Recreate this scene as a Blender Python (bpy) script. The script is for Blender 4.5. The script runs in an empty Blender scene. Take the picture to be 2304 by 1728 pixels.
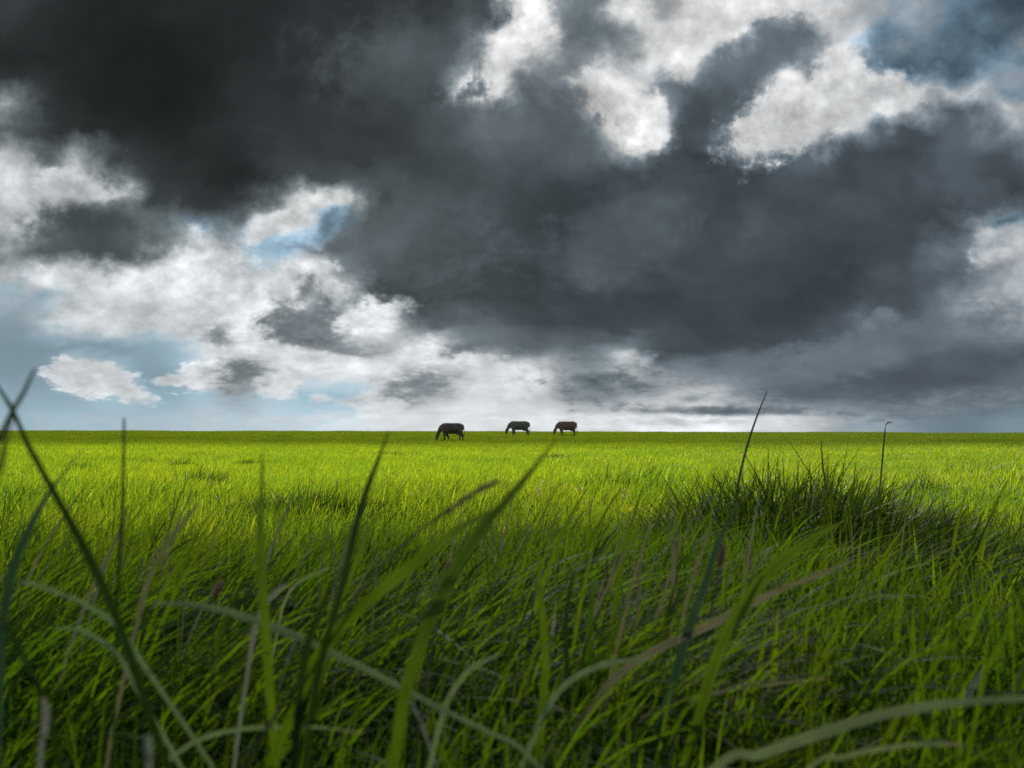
import bpy, bmesh, math, random
from mathutils import Vector, Matrix, noise as mnoise, Quaternion

random.seed(7)
R = math.radians
scene = bpy.context.scene
col = scene.collection

# ------------------------------------------------------------------ camera
CAM_Z = 0.5
F = 1536.0            # focal length in photo pixels (24 mm on 36 mm)
PITCH = math.atan(100.0 / F)
ROLL = R(0.13)
cam_d = bpy.data.cameras.new("camera")
cam = bpy.data.objects.new("camera", cam_d)
col.objects.link(cam)
cam_d.sensor_width = 36.0
cam_d.lens = 24.0
cam_d.clip_start = 0.02
cam_d.clip_end = 9000.0
cam.location = (0, 0, CAM_Z)
CAM_R = (Matrix.Rotation(R(90) + PITCH, 3, 'X') @ Matrix.Rotation(ROLL, 3, 'Z'))
cam.rotation_euler = CAM_R.to_euler()
cam_d.dof.use_dof = True
cam_d.dof.focus_distance = 5.5
cam_d.dof.aperture_fstop = 4.0
cam_d.dof.aperture_blades = 7
scene.camera = cam


def ray(px, py):
    """direction through a photo pixel (2304 x 1728), scaled so that y = 1"""
    d = CAM_R @ Vector(((px - 1152.0) / F, (864.0 - py) / F, -1.0))
    return d / d.y


def at(px, py, Y):
    return Vector((0, 0, CAM_Z)) + ray(px, py) * Y


# ------------------------------------------------------------------ terrain
PROF = [(-60, 0.0), (0, 0.0), (3, 0.0), (6, -0.04), (10, -0.14), (20, -0.34), (30, -0.46), (40, -0.51), (51, -0.46),
        (61, -0.24), (72, -0.10), (82, -0.05), (92, -0.12), (120, -0.9), (200, -4.0), (600, -16.0), (4000, -90.0), (9000, -220.0)]


def prof(y):
    if y <= PROF[0][0]:
        return PROF[0][1]
    for i in range(len(PROF) - 1):
        x0, z0 = PROF[i]
        x1, z1 = PROF[i + 1]
        if y <= x1:
            def sl(k):
                if k <= 0 or k >= len(PROF) - 1:
                    return 0.0
                return (PROF[k + 1][1] - PROF[k - 1][1]) / (PROF[k + 1][0] - PROF[k - 1][0])
            h = x1 - x0
            t = (y - x0) / h
            m0, m1 = sl(i) * h, sl(i + 1) * h
            return ((2 * t ** 3 - 3 * t * t + 1) * z0 + (t ** 3 - 2 * t * t + t) * m0
                    + (-2 * t ** 3 + 3 * t * t) * z1 + (t ** 3 - t * t) * m1)
    return PROF[-1][1]


def ground_z(x, y):
    z = prof(y)
    if y < 120:
        z += 0.030 * mnoise.noise(Vector((x * 0.35, y * 0.35, 3.1)))
        z += 0.05 * mnoise.noise(Vector((x * 0.06, y * 0.06, 9.7))) * min(1, max(0, (y - 2) / 10))
    return z


def on_ground(px, py):
    """the point of the field seen at a photo pixel"""
    d = ray(px, py)
    Y = 0.5
    while Y < 110:
        p = Vector((0, 0, CAM_Z)) + d * Y
        if p.z <= ground_z(p.x, p.y):
            return Vector((p.x, p.y, ground_z(p.x, p.y)))
        Y *= 1.004
    return Vector((p.x, p.y, ground_z(p.x, p.y)))


# ------------------------------------------------------------------ node helpers
def new_mat(name):
    m = bpy.data.materials.new(name)
    m.use_nodes = True
    nt = m.node_tree
    nt.nodes.clear()
    return m, nt


class NT:
    def __init__(s, nt):
        s.nt = nt

    def n(s, typ, **kw):
        nd = s.nt.nodes.new(typ)
        for k, v in kw.items():
            setattr(nd, k, v)
        return nd

    def put(s, sock, v):
        if v is None:
            return
        if hasattr(v, 'is_linked') or isinstance(v, bpy.types.NodeSocket):
            s.nt.links.new(v, sock)
        else:
            sock.default_value = v

    def math(s, op, a, b=None, c=None, clamp=False):
        nd = s.n('ShaderNodeMath', operation=op)
        nd.use_clamp = clamp
        s.put(nd.inputs[0], a)
        s.put(nd.inputs[1], b)
        s.put(nd.inputs[2], c)
        return nd.outputs[0]

    def vmath(s, op, a, b=None, c=None, scale=None):
        nd = s.n('ShaderNodeVectorMath', operation=op)
        s.put(nd.inputs[0], a)
        if b is not None:
            s.put(nd.inputs[1], b)
        if c is not None:
            s.put(nd.inputs[2], c)
        if scale is not None:
            s.put(nd.inputs['Scale'], scale)
        return nd.outputs['Value'] if op in ('DOT_PRODUCT', 'LENGTH', 'DISTANCE') else nd.outputs[0]

    def noise(s, vec, scale, detail=4, rough=0.5, dim='3D', out='Fac', dist=0.0, lac=2.0):
        nd = s.n('ShaderNodeTexNoise', noise_dimensions=dim)
        s.put(nd.inputs['Vector'], vec)
        nd.inputs['Scale'].default_value = scale
        nd.inputs['Detail'].default_value = detail
        nd.inputs['Roughness'].default_value = rough
        nd.inputs['Distortion'].default_value = dist
        nd.inputs['Lacunarity'].default_value = lac
        return nd.outputs[out]

    def mix(s, fac, a, b, blend='MIX'):
        nd = s.n('ShaderNodeMix', data_type='RGBA', blend_type=blend)
        s.put(nd.inputs[0], fac)
        s.put(nd.inputs[6], a)
        s.put(nd.inputs[7], b)
        return nd.outputs[2]

    def fmix(s, fac, a, b):
        nd = s.n('ShaderNodeMix', data_type='FLOAT')
        s.put(nd.inputs[0], fac)
        s.put(nd.inputs[2], a)
        s.put(nd.inputs[3], b)
        return nd.outputs[0]

    def smooth(s, v, lo, hi, a=0.0, b=1.0):
        nd = s.n('ShaderNodeMapRange', interpolation_type='SMOOTHSTEP')
        s.put(nd.inputs['Value'], v)
        nd.inputs['From Min'].default_value = lo
        nd.inputs['From Max'].default_value = hi
        nd.inputs['To Min'].default_value = a
        nd.inputs['To Max'].default_value = b
        return nd.outputs[0]

    def comb(s, x, y, z):
        nd = s.n('ShaderNodeCombineXYZ')
        s.put(nd.inputs[0], x)
        s.put(nd.inputs[1], y)
        s.put(nd.inputs[2], z)
        return nd.outputs[0]

    def sep(s, v):
        nd = s.n('ShaderNodeSeparateXYZ')
        s.put(nd.inputs[0], v)
        return nd.outputs


# ------------------------------------------------------------------ sun
SUN_EL, SUN_AZ = R(40.0), R(2.5)
sun_dir = Vector((math.sin(SUN_AZ) * math.cos(SUN_EL), math.cos(SUN_AZ) * math.cos(SUN_EL), math.sin(SUN_EL)))
sd = bpy.data.lights.new("sun", 'SUN')
sd.energy = 5.0
sd.angle = R(0.53)
sd.color = (1.0, 0.95, 0.86)
sun = bpy.data.objects.new("sun", sd)
col.objects.link(sun)
sun.location = sun_dir * 200
sun.rotation_euler = sun_dir.to_track_quat('Z', 'Y').to_euler()

# ------------------------------------------------------------------ sky: broken cloud cover by direction
# cloud brightness by direction: rows from high to the horizon, columns from left to right
SKY_L = [
 "62 48 42 40 40 40 42 44 45 52 52 54 58 62 80 100 250 145 122 195 155 200 205 200 214 200 170 155 155 130 115 80",
 "50 44 40 37 36 36 40 44 46 50 54 62 78 85 90 205 238 130 116 145 195 205 225 170 100 125 185 120 135 115 90 110",
 "42 38 38 36 35 35 38 42 46 52 58 72 85 92 125 205 170 130 165 150 210 228 125 105 105 155 208 110 105 90 125 155",
 "52 48 40 36 34 34 38 44 46 52 56 78 82 76 205 220 125 148 220 205 125 108 104 100 205 207 205 195 195 165 170 130",
 "140 62 42 36 34 34 38 46 50 52 60 66 72 84 92 130 105 100 128 240 215 92 92 118 215 210 205 180 175 95 115 175",
 "95 60 45 42 40 40 46 50 54 56 60 62 70 82 88 92 95 95 140 240 200 92 108 175 215 205 180 105 78 88 105 125",
 "190 110 140 68 52 45 45 48 58 60 60 62 66 75 80 82 85 88 95 115 92 72 70 130 90 100 80 75 70 85 90 82",
 "205 175 215 110 60 50 45 45 60 70 85 90 80 76 76 80 78 82 75 68 68 75 80 75 80 78 74 74 80 90 88 75",
 "188 190 195 205 85 62 60 64 125 190 210 90 86 82 80 78 72 66 75 90 85 78 74 80 78 78 78 78 76 80 84 115",
 "190 160 92 92 110 145 140 140 215 215 150 98 95 88 78 70 70 68 92 94 86 76 72 82 76 74 72 72 70 80 165 172",
 "125 92 82 82 105 218 205 188 190 165 98 100 100 80 70 66 72 76 90 88 78 72 72 80 72 70 66 70 85 105 118 168",
 "170 195 200 215 225 220 215 210 215 218 165 98 82 75 70 66 66 74 84 75 70 70 74 76 66 62 62 80 90 100 130 160",
 "185 175 200 205 210 215 205 218 238 160 218 85 74 70 68 66 68 68 66 64 66 66 66 66 64 66 72 80 92 118 165 172",
 "165 190 195 205 210 212 170 238 215 126 150 224 165 108 108 100 80 80 72 70 66 62 60 62 62 68 78 112 85 105 110 125",
 "155 155 160 162 172 192 206 206 215 190 148 150 162 212 140 105 105 115 110 125 78 72 70 70 75 80 95 108 95 92 92 90",
 "160 172 208 206 172 175 218 152 165 226 226 226 226 195 192 206 220 165 145 160 140 125 115 105 100 98 105 90 78 76 82 92",
 "178 178 185 200 190 185 202 172 210 202 195 212 192 172 220 205 195 165 140 138 138 165 135 120 95 92 92 88 90 95 98 100",
 "190 198 200 200 200 206 212 214 222 222 220 220 216 216 222 222 226 226 205 198 208 216 216 195 192 160 142 142 125 115 115 125",
]
SKY_B = {0: {25: .1, 26: .35, 27: .5, 28: .45, 29: .7, 30: .9, 31: 1}, 1: {26: .3, 27: .75, 28: .6, 29: .85, 30: 1, 31: .6},
         2: {27: .8, 28: .95, 29: 1, 30: .6, 31: .5}, 3: {28: .2, 29: .35, 30: .5, 31: .8}, 4: {30: .15, 31: .1},
         6: {1: .3}, 7: {1: .3}, 8: {10: .1, 31: .2}, 9: {5: .5, 6: .5, 7: .6, 8: .2, 9: .35, 10: .9, 30: .2, 31: .4},
         10: {7: .35, 8: .65, 9: .75}, 11: {9: .2, 0: .2}, 12: {0: .6, 1: .6}, 13: {0: .6, 1: .35},
         14: {0: 1, 1: 1, 2: 1, 3: 1, 4: 1, 5: .75, 6: .3}, 15: {0: 1, 1: .8, 2: .4, 3: .4, 4: 1, 5: 1, 6: .5, 7: .2, 9: .1},
         16: {0: .95, 1: 1, 2: .9, 3: .85, 4: 1, 5: 1, 6: .85, 7: .7, 8: .8, 9: 1, 10: 1, 11: .75, 12: .4, 13: .25, 28: .3, 29: .4, 30: .5, 31: .6},
         17: {0: .7, 1: .65, 2: .65, 3: .65, 4: .6, 5: .6, 6: .5, 7: .5, 8: .45, 9: .5, 10: .4, 11: .25, 26: .4, 27: .6, 28: .6, 29: .8, 30: .8, 31: .9}}

SKY_HEAPS = [
    (205, 850, 105, 42, -8, 212, .16, .9, 0), (285, 880, 60, 22, -18, 210, .4, .8, 0),
    (470, 845, 95, 34, 12, 218, .18, .9, 0), (600, 850, 75, 40, -25, 214, .2, .9, 0), (545, 838, 66, 42, 25, 138, .55, .5, 0),
    (390, 855, 36, 14, 5, 200, .45, .8, 0), (720, 897, 22, 10, 0, 216, .5, .8, 0), (800, 900, 40, 9, 8, 212, .6, .8, 0),
    (890, 880, 78, 34, 28, 222, .35, .9, 0), (945, 862, 92, 38, 12, 150, .55, .6, 0),
    (690, 690, 74, 90, -25, 226, .30, .9, 0), (725, 725, 96, 66, -10, 124, .5, .7, 0), (655, 740, 66, 42, 0, 118, .5, .6, 0),
    (688, 655, 22, 30, -20, 150, .6, .5, 0), (835, 712, 72, 36, 20, 226, .5, .8, 0),
    (485, 748, 38, 30, -40, 138, .7, .5, 0), (480, 700, 60, 36, 20, 218, .45, .8, 0),
    (1060, 185, 60, 36, 0, 216, .55, 1.2, 0), (1415, 280, 66, 56, -30, 224, .75, 1.3, 0), (1360, 235, 50, 40, -30, 200, .9, 1.2, 0),
    (1770, 262, 138, 68, 32, 198, .36, .9, 0), (1880, 180, 72, 50, 10, 194, .30, .9, 0), (1990, 200, 74, 42, -10, 192, .36, .9, 0),
    (1725, 100, 66, 46, 35, 106, .6, .8, 0),
    (175, 505, 80, 48, 0, 86, .75, .6, 0), (640, 500, 74, 26, 22, 216, .5, .8, 0), (480, 610, 88, 48, 0, 214, .40, .9, 0),
    (150, 415, 75, 40, -15, 208, .5, .9, 0), (738, 506, 22, 32, -10, 138, .5, .6, .95),
    (1425, 803, 36, 18, 0, 185, .8, .8, 0), (1185, 858, 52, 30, 0, 224, .5, .8, 0), (1350, 860, 110, 44, 0, 136, .7, .5, 0),
    (1975, 718, 30, 16, 20, 140, .9, .8, 0), (2240, 545, 64, 32, 35, 174, .5, .8, 0), (2260, 492, 36, 10, 18, 125, .6, .6, .9),
    (1190, 300, 150, 50, -15, 92, .9, .6, 0), (1330, 425, 130, 30, 12, 68, .9, .6, 0), (1400, 525, 130, 78, 25, 90, .7, .7, 0), (1750, 590, 210, 60, 22, 70, 1.0, .5, 0),
    (1000, 545, 110, 70, 0, 92, .9, .7, 0), (900, 150, 140, 60, -10, 86, 1.0, .7, 0),
    (2010, 770, 220, 44, 16, 112, .8, .6, 0), (2090, 835, 260, 22, 9, 90, .7, .5, 0), (1830, 800, 230, 24, 8, 112, .8, .5, 0), (1640, 922, 220, 12, 0, 132, .5, .5, 0),
    (1480, 948, 260, 12, 0, 222, .6, .5, 0), (1560, 895, 60, 18, 12, 178, .6, .8, 0), (2160, 905, 200, 26, 5, 122, .6, .4, .3),
    (700, 810, 130, 20, -6, 226, .5, .6, 0), (1010, 800, 80, 30, 0, 226, .5, .8, 0), (1090, 770, 90, 20, 10, 112, .6, .6, 0),
]

world = bpy.data.worlds.new("World")
scene.world = world
world.use_nodes = True
wt = world.node_tree
wt.nodes.clear()
w = NT(wt)
tc = w.n('ShaderNodeTexCoord')
direc = tc.outputs['Generated']
rot = w.n('ShaderNodeVectorRotate', rotation_type='X_AXIS')
w.put(rot.inputs['Vector'], direc)
rot.inputs['Angle'].default_value = -PITCH
dx, dy, dz = w.sep(rot.outputs[0])
yc = w.math('MAXIMUM', dy, 0.22)
u0 = w.math('DIVIDE', dx, yc)
v0 = w.math('DIVIDE', dz, yc)
_, _, gz = w.sep(direc)
# features get flatter towards the horizon
elev = w.math('MAXIMUM', gz, 0.0)
vflat = w.math('SUBTRACT', v0, w.math('MULTIPLY', w.math('EXPONENT', w.math('MULTIPLY', w.math('MAXIMUM', v0, -0.1), -1 / 0.12)), 0.17))
nco = w.comb(u0, vflat, 0.0)
warpA = w.vmath('SUBTRACT', w.noise(nco, 5.0, 3, 0.5, '2D', 'Color'), (0.5, 0.5, 0.5))
warpB = w.vmath('SUBTRACT', w.noise(nco, 14.0, 10, 0.60, '2D', 'Color'), (0.5, 0.5, 0.5))
amp = w.smooth(elev, 0.0, 0.25, 0.28, 1.0)
wv = w.vmath('ADD', w.vmath('MULTIPLY', warpA, (0.06, 0.05, 0)), w.vmath('MULTIPLY', warpB, (0.085, 0.075, 0)))
wv = w.vmath('SCALE', wv, scale=amp)
wx, wy, _ = w.sep(wv)
u = w.math('ADD', u0, wx)
v = w.math('ADD', v0, wy)
fac = w.math('MULTIPLY_ADD', u, 1.0 / 1.453125, 0.5, clamp=True)
NR = len(SKY_L)
# row coordinate: row j is centred on photo line 27 + 54 j
rowc = w.math('MULTIPLY_ADD', v, -F / 54.0, (864.0 - 27.0) / 54.0)
rowc = w.math('MINIMUM', w.math('MAXIMUM', rowc, 0.0), NR - 1.0)
acc = None
for j, row in enumerate(SKY_L):
    vals = [float(a) * (1.13 if j >= 13 and i >= 19 else 0.93 if SKY_B.get(j, {}).get(i, 0) > 0.4 and i < 13 else 1.0) for i, a in enumerate(row.split())]
    rp = w.n('ShaderNodeValToRGB')
    cr = rp.color_ramp
    cr.interpolation = 'CARDINAL'
    cr.elements[0].position = 0.0
    cr.elements[1].position = 1.0
    for i in range(1, 31):
        cr.elements.new(i / 31.0)
    for i in range(32):
        cr.elements[i].color = (vals[i] / 255.0, SKY_B.get(j, {}).get(i, 0.0), 0, 1)
    w.put(rp.inputs[0], fac)
    wt_j = w.math('SUBTRACT', 1.0, w.math('ABSOLUTE', w.math('SUBTRACT', rowc, float(j))), clamp=True)
    term = w.vmath('SCALE', rp.outputs[0], scale=wt_j)
    acc = term if acc is None else w.vmath('ADD', acc, term)
L, B, _ = w.sep(acc)
# steeper mid tones so that cloud edges read as edges
ex = w.math('DIVIDE', w.math('SUBTRACT', L, 0.52), 0.24)
ex = w.math('MINIMUM', w.math('MAXIMUM', ex, -1.0), 1.0)
L = w.math('ADD', L, w.math('MULTIPLY', w.math('MULTIPLY', ex, w.math('SUBTRACT', 1.0, w.math('MULTIPLY', ex, ex))), 0.02))

# single heaps of cloud with lobed outlines: centre, half sizes, slant, brightness, edge softness
hco = w.comb(w.math('ADD', u0, w.math('MULTIPLY', wx, 0.30)), w.math('ADD', v0, w.math('MULTIPLY', wy, 0.30)), 0.0)
vor = w.n('ShaderNodeTexVoronoi', voronoi_dimensions='2D', feature='SMOOTH_F1', normalize=True)
w.put(vor.inputs['Vector'], nco)
vor.inputs['Scale'].default_value = 26.0
vor.inputs['Detail'].default_value = 3.0
vor.inputs['Roughness'].default_value = 0.55
vor.inputs['Smoothness'].default_value = 0.25
lobes = vor.outputs['Distance']
fray = w.noise(nco, 30.0, 9, 0.62, '2D', 'Fac')
HEAPS = SKY_HEAPS
hx, hy, _ = w.sep(hco)
creases = w.math('MULTIPLY', w.math('SUBTRACT', 0.28, lobes), 0.22)
for (cx_, cy_, rx_, ry_, sl_, lv, soft, lob, bl) in HEAPS:
    cu, cv = (cx_ - 1152) / F, (864 - cy_) / F
    ca, sa = math.cos(R(sl_)), math.sin(R(sl_))
    ax = w.math('ADD', w.math('MULTIPLY', hx, ca * F / rx_), w.math('MULTIPLY_ADD', hy, sa * F / rx_, -(cu * ca + cv * sa) * F / rx_))
    ay = w.math('ADD', w.math('MULTIPLY', hx, -sa * F / ry_), w.math('MULTIPLY_ADD', hy, ca * F / ry_, -(-cu * sa + cv * ca) * F / ry_))
    dd = w.math('SQRT', w.math('ADD', w.math('MULTIPLY', ax, ax), w.math('MULTIPLY', ay, ay)))
    dd = w.math('ADD', dd, w.math('MULTIPLY', w.math('SUBTRACT', lobes, 0.30), lob))
    dd = w.math('ADD', dd, w.math('MULTIPLY', w.math('SUBTRACT', fray, 0.5), 2.4 * soft + 1.0))
    msk = w.smooth(dd, 1.0 + soft * 1.25, 1.0 - soft * 1.25)
    # sunlit rims: thin edges let more light through than the heart of the heap
    glow = w.math('MULTIPLY', w.math('SUBTRACT', w.math('MINIMUM', dd, 1.3), 0.75), 0.0 if lv < 125 else (0.10 if rx_ < 100 else 0.12))
    if lv > 112:
        glow = w.math('ADD', glow, creases)
    L = w.fmix(msk, L, w.math('MULTIPLY_ADD', glow, 1.0, lv / 255.0))
    B = w.fmix(msk, B, bl)
# soft relief of the cloud tops and billows
rel = w.noise(nco, 16.0, 10, 0.55, '2D', 'Fac')
big = w.noise(nco, 7.0, 4, 0.5, '2D', 'Fac')
crisp = w.smooth(L, 0.25, 0.62, 0.16, 0.54)
relief = w.math('MULTIPLY', w.math('SUBTRACT', rel, 0.5), crisp)
relief = w.math('ADD', relief, w.math('MULTIPLY', w.math('SUBTRACT', lobes, 0.30), w.smooth(L, 0.4, 0.8, 0.0, -0.24)))
relief = w.math('ADD', relief, w.math('MULTIPLY', w.math('SUBTRACT', big, 0.5), 0.26))
vo2 = w.n('ShaderNodeTexVoronoi', voronoi_dimensions='2D', feature='SMOOTH_F1', normalize=True)
w.put(vo2.inputs['Vector'], w.vmath('ADD', nco, w.vmath('MULTIPLY', wv, (0.8, 0.8, 0.0))))
vo2.inputs['Scale'].default_value = 7.0
vo2.inputs['Detail'].default_value = 4.0
vo2.inputs['Roughness'].default_value = 0.5
vo2.inputs['Smoothness'].default_value = 0.6
relief = w.math('ADD', relief, w.math('MULTIPLY', w.math('SUBTRACT', 0.30, vo2.outputs['Distance']), w.smooth(L, 0.1, 0.35, 0.25, 0.55)))
relf = w.noise(nco, 48.0, 7, 0.6, '2D', 'Fac')
relief = w.math('ADD', relief, w.math('MULTIPLY', w.math('SUBTRACT', relf, 0.5), w.smooth(L, 0.35, 0.65, 0.04, 0.17)))
relief = w.math('MULTIPLY', relief, w.smooth(B, 0.25, 0.8, 1.0, 0.15))
relief = w.math('MULTIPLY', relief, w.smooth(elev, 0.0, 0.22, 0.30, 1.0))
# silver lining: thin cloud edges glow, most of all towards the sun
sunp = w.smooth(w.vmath('DISTANCE', direc, tuple(sun_dir)), 0.85, 0.15, 0.0, 1.0)
lx = w.math('DIVIDE', w.math('SUBTRACT', L, 0.70), 0.11)
lining = w.math('EXPONENT', w.math('MULTIPLY', w.math('MULTIPLY', lx, lx), -1.0))
lining = w.math('MULTIPLY', lining, w.math('SUBTRACT', 1.0, B))
relief = w.math('ADD', relief, w.math('MULTIPLY', w.math('MULTIPLY', sunp, w.smooth(L, 0.60, 0.90)), 0.04))
relief = w.math('ADD', relief, w.math('MULTIPLY', lining, w.math('MULTIPLY_ADD', sunp, 0.09, 0.03)))
L1 = w.math('MULTIPLY', L, w.math('ADD', 1.0, relief))
lin = w.math('POWER', w.math('MULTIPLY_ADD', w.math('MAXIMUM', L1, 0.02), 1 / 1.055, 0.055 / 1.055), 2.4)
wrot = w.n('ShaderNodeVectorRotate', rotation_type='Z_AXIS')
w.put(wrot.inputs['Vector'], nco)
wrot.inputs['Angle'].default_value = R(-24)
wisp = w.noise(w.vmath('MULTIPLY', wrot.outputs[0], (5.0, 15.0, 1.0)), 1.0, 8, 0.62, '2D', 'Fac')
wisp = w.math('MULTIPLY', w.math('MULTIPLY', w.math('SUBTRACT', wisp, 0.5), w.smooth(elev, 0.10, 0.3, 0.5, 2.2)), w.smooth(B, 0.03, 0.35))
blue = w.smooth(w.math('ADD', w.math('SUBTRACT', B, wisp), w.math('MULTIPLY', w.math('SUBTRACT', fray, 0.5), -0.7)), 0.10, 0.95)
L1 = w.math('ADD', L1, w.math('MULTIPLY', w.math('MULTIPLY', B, w.smooth(elev, 0.2, 0.35, 0.0, 1.0)), w.math('MULTIPLY', wisp, 0.16)))
lin = w.math('POWER', w.math('MULTIPLY_ADD', w.math('MAXIMUM', L1, 0.02), 1 / 1.055, 0.055 / 1.055), 2.4)
tintd = w.mix(w.smooth(u0, -0.5, 0.5), (0.83, 1.0, 1.06, 1), (0.80, 1.01, 1.20, 1))
tint = w.mix(w.smooth(L, 0.4, 0.75), tintd, w.mix(sunp, (0.945, 1.0, 1.035, 1), (0.99, 1.0, 0.995, 1)))
cloudc = w.vmath('SCALE', tint, scale=lin)
bluec = w.vmath('SCALE', w.mix(w.smooth(elev, 0.1, 0.4), (0.70, 1.0, 1.18, 1), (0.64, 1.0, 1.33, 1)), scale=lin)
sky = w.n('ShaderNodeTexSky', sky_type='NISHITA')
sky.sun_disc = False
sky.sun_elevation = SUN_EL
sky.sun_rotation = SUN_AZ
sky.air_density = 1.0
sky.dust_density = 0.6
front = w.mix(blue, cloudc, bluec)
# the rest of the dome: broken overcast over the same blue sky
gn = w.noise(direc, 2.4, 8, 0.58, '3D', 'Fac', dist=0.3)
cov = w.smooth(gn, 0.40, 0.56)
gl = w.math('POWER', w.smooth(w.noise(direc, 3.1, 6, 0.55), 0.3, 0.7, 0.27, 0.66), 2.2)
back_cloud = w.vmath('SCALE', (0.90, 1.0, 1.06), scale=gl)
nish = w.vmath('SCALE', sky.outputs[0], scale=0.06)
back = w.mix(cov, nish, back_cloud)
fsel = w.smooth(dy, 0.30, 0.55)
final = w.mix(fsel, back, front)
bg = w.n('ShaderNodeBackground')
w.put(bg.inputs['Color'], final)
bg.inputs['Strength'].default_value = 1.0
wo = w.n('ShaderNodeOutputWorld')
wt.links.new(bg.outputs[0], wo.inputs['Surface'])
world.cycles.sampling_method = 'MANUAL'
world.cycles.sample_map_resolution = 512


# ------------------------------------------------------------------ materials
def blade_material(name, refl, trans, tmix=0.5, rough=0.42, vary=0.25, attr=True, spec=0.45):
    m, nt = new_mat(name)
    k = NT(nt)
    out = k.n('ShaderNodeOutputMaterial')
    p = k.n('ShaderNodeBsdfPrincipled')
    t = k.n('ShaderNodeBsdfTranslucent')
    geo = k.n('ShaderNodeNewGeometry')
    oi = k.n('ShaderNodeObjectInfo')
    pos = geo.outputs['Position']
    patch = k.math('MULTIPLY_ADD', k.noise(pos, 1.4, 3, 0.55), 0.5, k.math('MULTIPLY', k.noise(pos, 0.35, 3, 0.5), 0.5))
    fine = k.noise(pos, 60.0, 2, 0.5)
    f = k.math('MULTIPLY_ADD', k.math('SUBTRACT', patch, 0.5), 3.2, 0.5, clamp=True)
    val = k.math('MULTIPLY_ADD', k.math('SUBTRACT', fine, 0.5), vary * 2, 1.0)
    rc = k.mix(f, tuple(c * s for c, s in zip(refl, (0.58, 0.80, 0.9))) + (1,), tuple(c * s for c, s in zip(refl, (1.25, 1.08, 1.0))) + (1,))
    tcx = k.mix(f, tuple(c * s for c, s in zip(trans, (0.58, 0.80, 0.9))) + (1,), tuple(c * s for c, s in zip(trans, (1.18, 1.06, 1.0))) + (1,))
    if attr:
        at_ = k.n('ShaderNodeAttribute', attribute_name='tint')
        rc = k.mix(1.0, rc, at_.outputs['Color'], 'MULTIPLY')
        tcx = k.mix(1.0, tcx, at_.outputs['Color'], 'MULTIPLY')
    rc = k.vmath('SCALE', rc, scale=val)
    tcx = k.vmath('SCALE', tcx, scale=val)
    k.put(p.inputs['Base Color'], rc)
    p.inputs['Roughness'].default_value = rough
    p.inputs['Specular IOR Level'].default_value = spec
    k.put(t.inputs['Color'], tcx)
    ms = k.n('ShaderNodeMixShader')
    ms.inputs[0].default_value = tmix
    nt.links.new(p.outputs[0], ms.inputs[1])
    nt.links.new(t.outputs[0], ms.inputs[2])
    nt.links.new(ms.outputs[0], out.inputs['Surface'])
    return m


M_FIELD = blade_material('field_grass', (0.050, 0.115, 0.014), (0.50, 0.70, 0.020), 0.58)
M_LONG = blade_material('long_grass', (0.028, 0.076, 0.010), (0.28, 0.48, 0.009), 0.52, rough=0.56, spec=0.22)
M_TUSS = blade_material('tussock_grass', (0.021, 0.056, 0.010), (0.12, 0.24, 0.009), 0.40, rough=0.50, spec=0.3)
M_BLADE = blade_material('fresh_blade', (0.034, 0.082, 0.010), (0.20, 0.35, 0.010), 0.50, rough=0.45, attr=True, vary=0.15)
M_DARK = blade_material('dark_blade', (0.022, 0.050, 0.014), (0.06, 0.13, 0.012), 0.30, rough=0.38, attr=True, vary=0.15)
M_TEAL = blade_material('blue_green_blade', (0.050, 0.105, 0.060), (0.08, 0.18, 0.06), 0.30, rough=0.38, attr=True, vary=0.15)
M_PALE = blade_material('pale_blade', (0.44, 0.55, 0.23), (0.40, 0.52, 0.16), 0.32, rough=0.40, attr=True, vary=0.18)
M_STRAW = blade_material('straw_blade', (0.46, 0.43, 0.22), (0.36, 0.32, 0.12), 0.30, rough=0.42, attr=True, vary=0.2)
M_TAN = blade_material('brown_seed', (0.55, 0.42, 0.29), (0.50, 0.38, 0.24), 0.45, rough=0.6, attr=False, vary=0.4)
M_STEM = blade_material('dry_stem', (0.24, 0.26, 0.14), (0.30, 0.32, 0.14), 0.45, rough=0.5, attr=False, vary=0.2)
M_GREYS = blade_material('grey_dead_blade', (0.58, 0.57, 0.43), (0.42, 0.41, 0.26), 0.30, rough=0.45, attr=True, vary=0.2)

m_soil, nt = new_mat('soil')
k = NT(nt)
out = k.n('ShaderNodeOutputMaterial')
p = k.n('ShaderNodeBsdfPrincipled')
g = k.n('ShaderNodeNewGeometry')
n1 = k.noise(g.outputs['Position'], 1.3, 6, 0.6)
n2 = k.noise(g.outputs['Position'], 30.0, 5, 0.6)
c = k.mix(n1, (0.030, 0.040, 0.012, 1), (0.055, 0.075, 0.016, 1))
c = k.mix(k.math('MULTIPLY', n2, 0.5), c, (0.05, 0.038, 0.020, 1))
k.put(p.inputs['Base Color'], c)
p.inputs['Roughness'].default_value = 0.95
p.inputs['Specular IOR Level'].default_value = 0.1
bp = k.n('ShaderNodeBump')
bp.inputs['Distance'].default_value = 0.02
k.put(bp.inputs['Height'], n2)
nt.links.new(bp.outputs[0], p.inputs['Normal'])
nt.links.new(p.outputs[0], out.inputs['Surface'])

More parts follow.
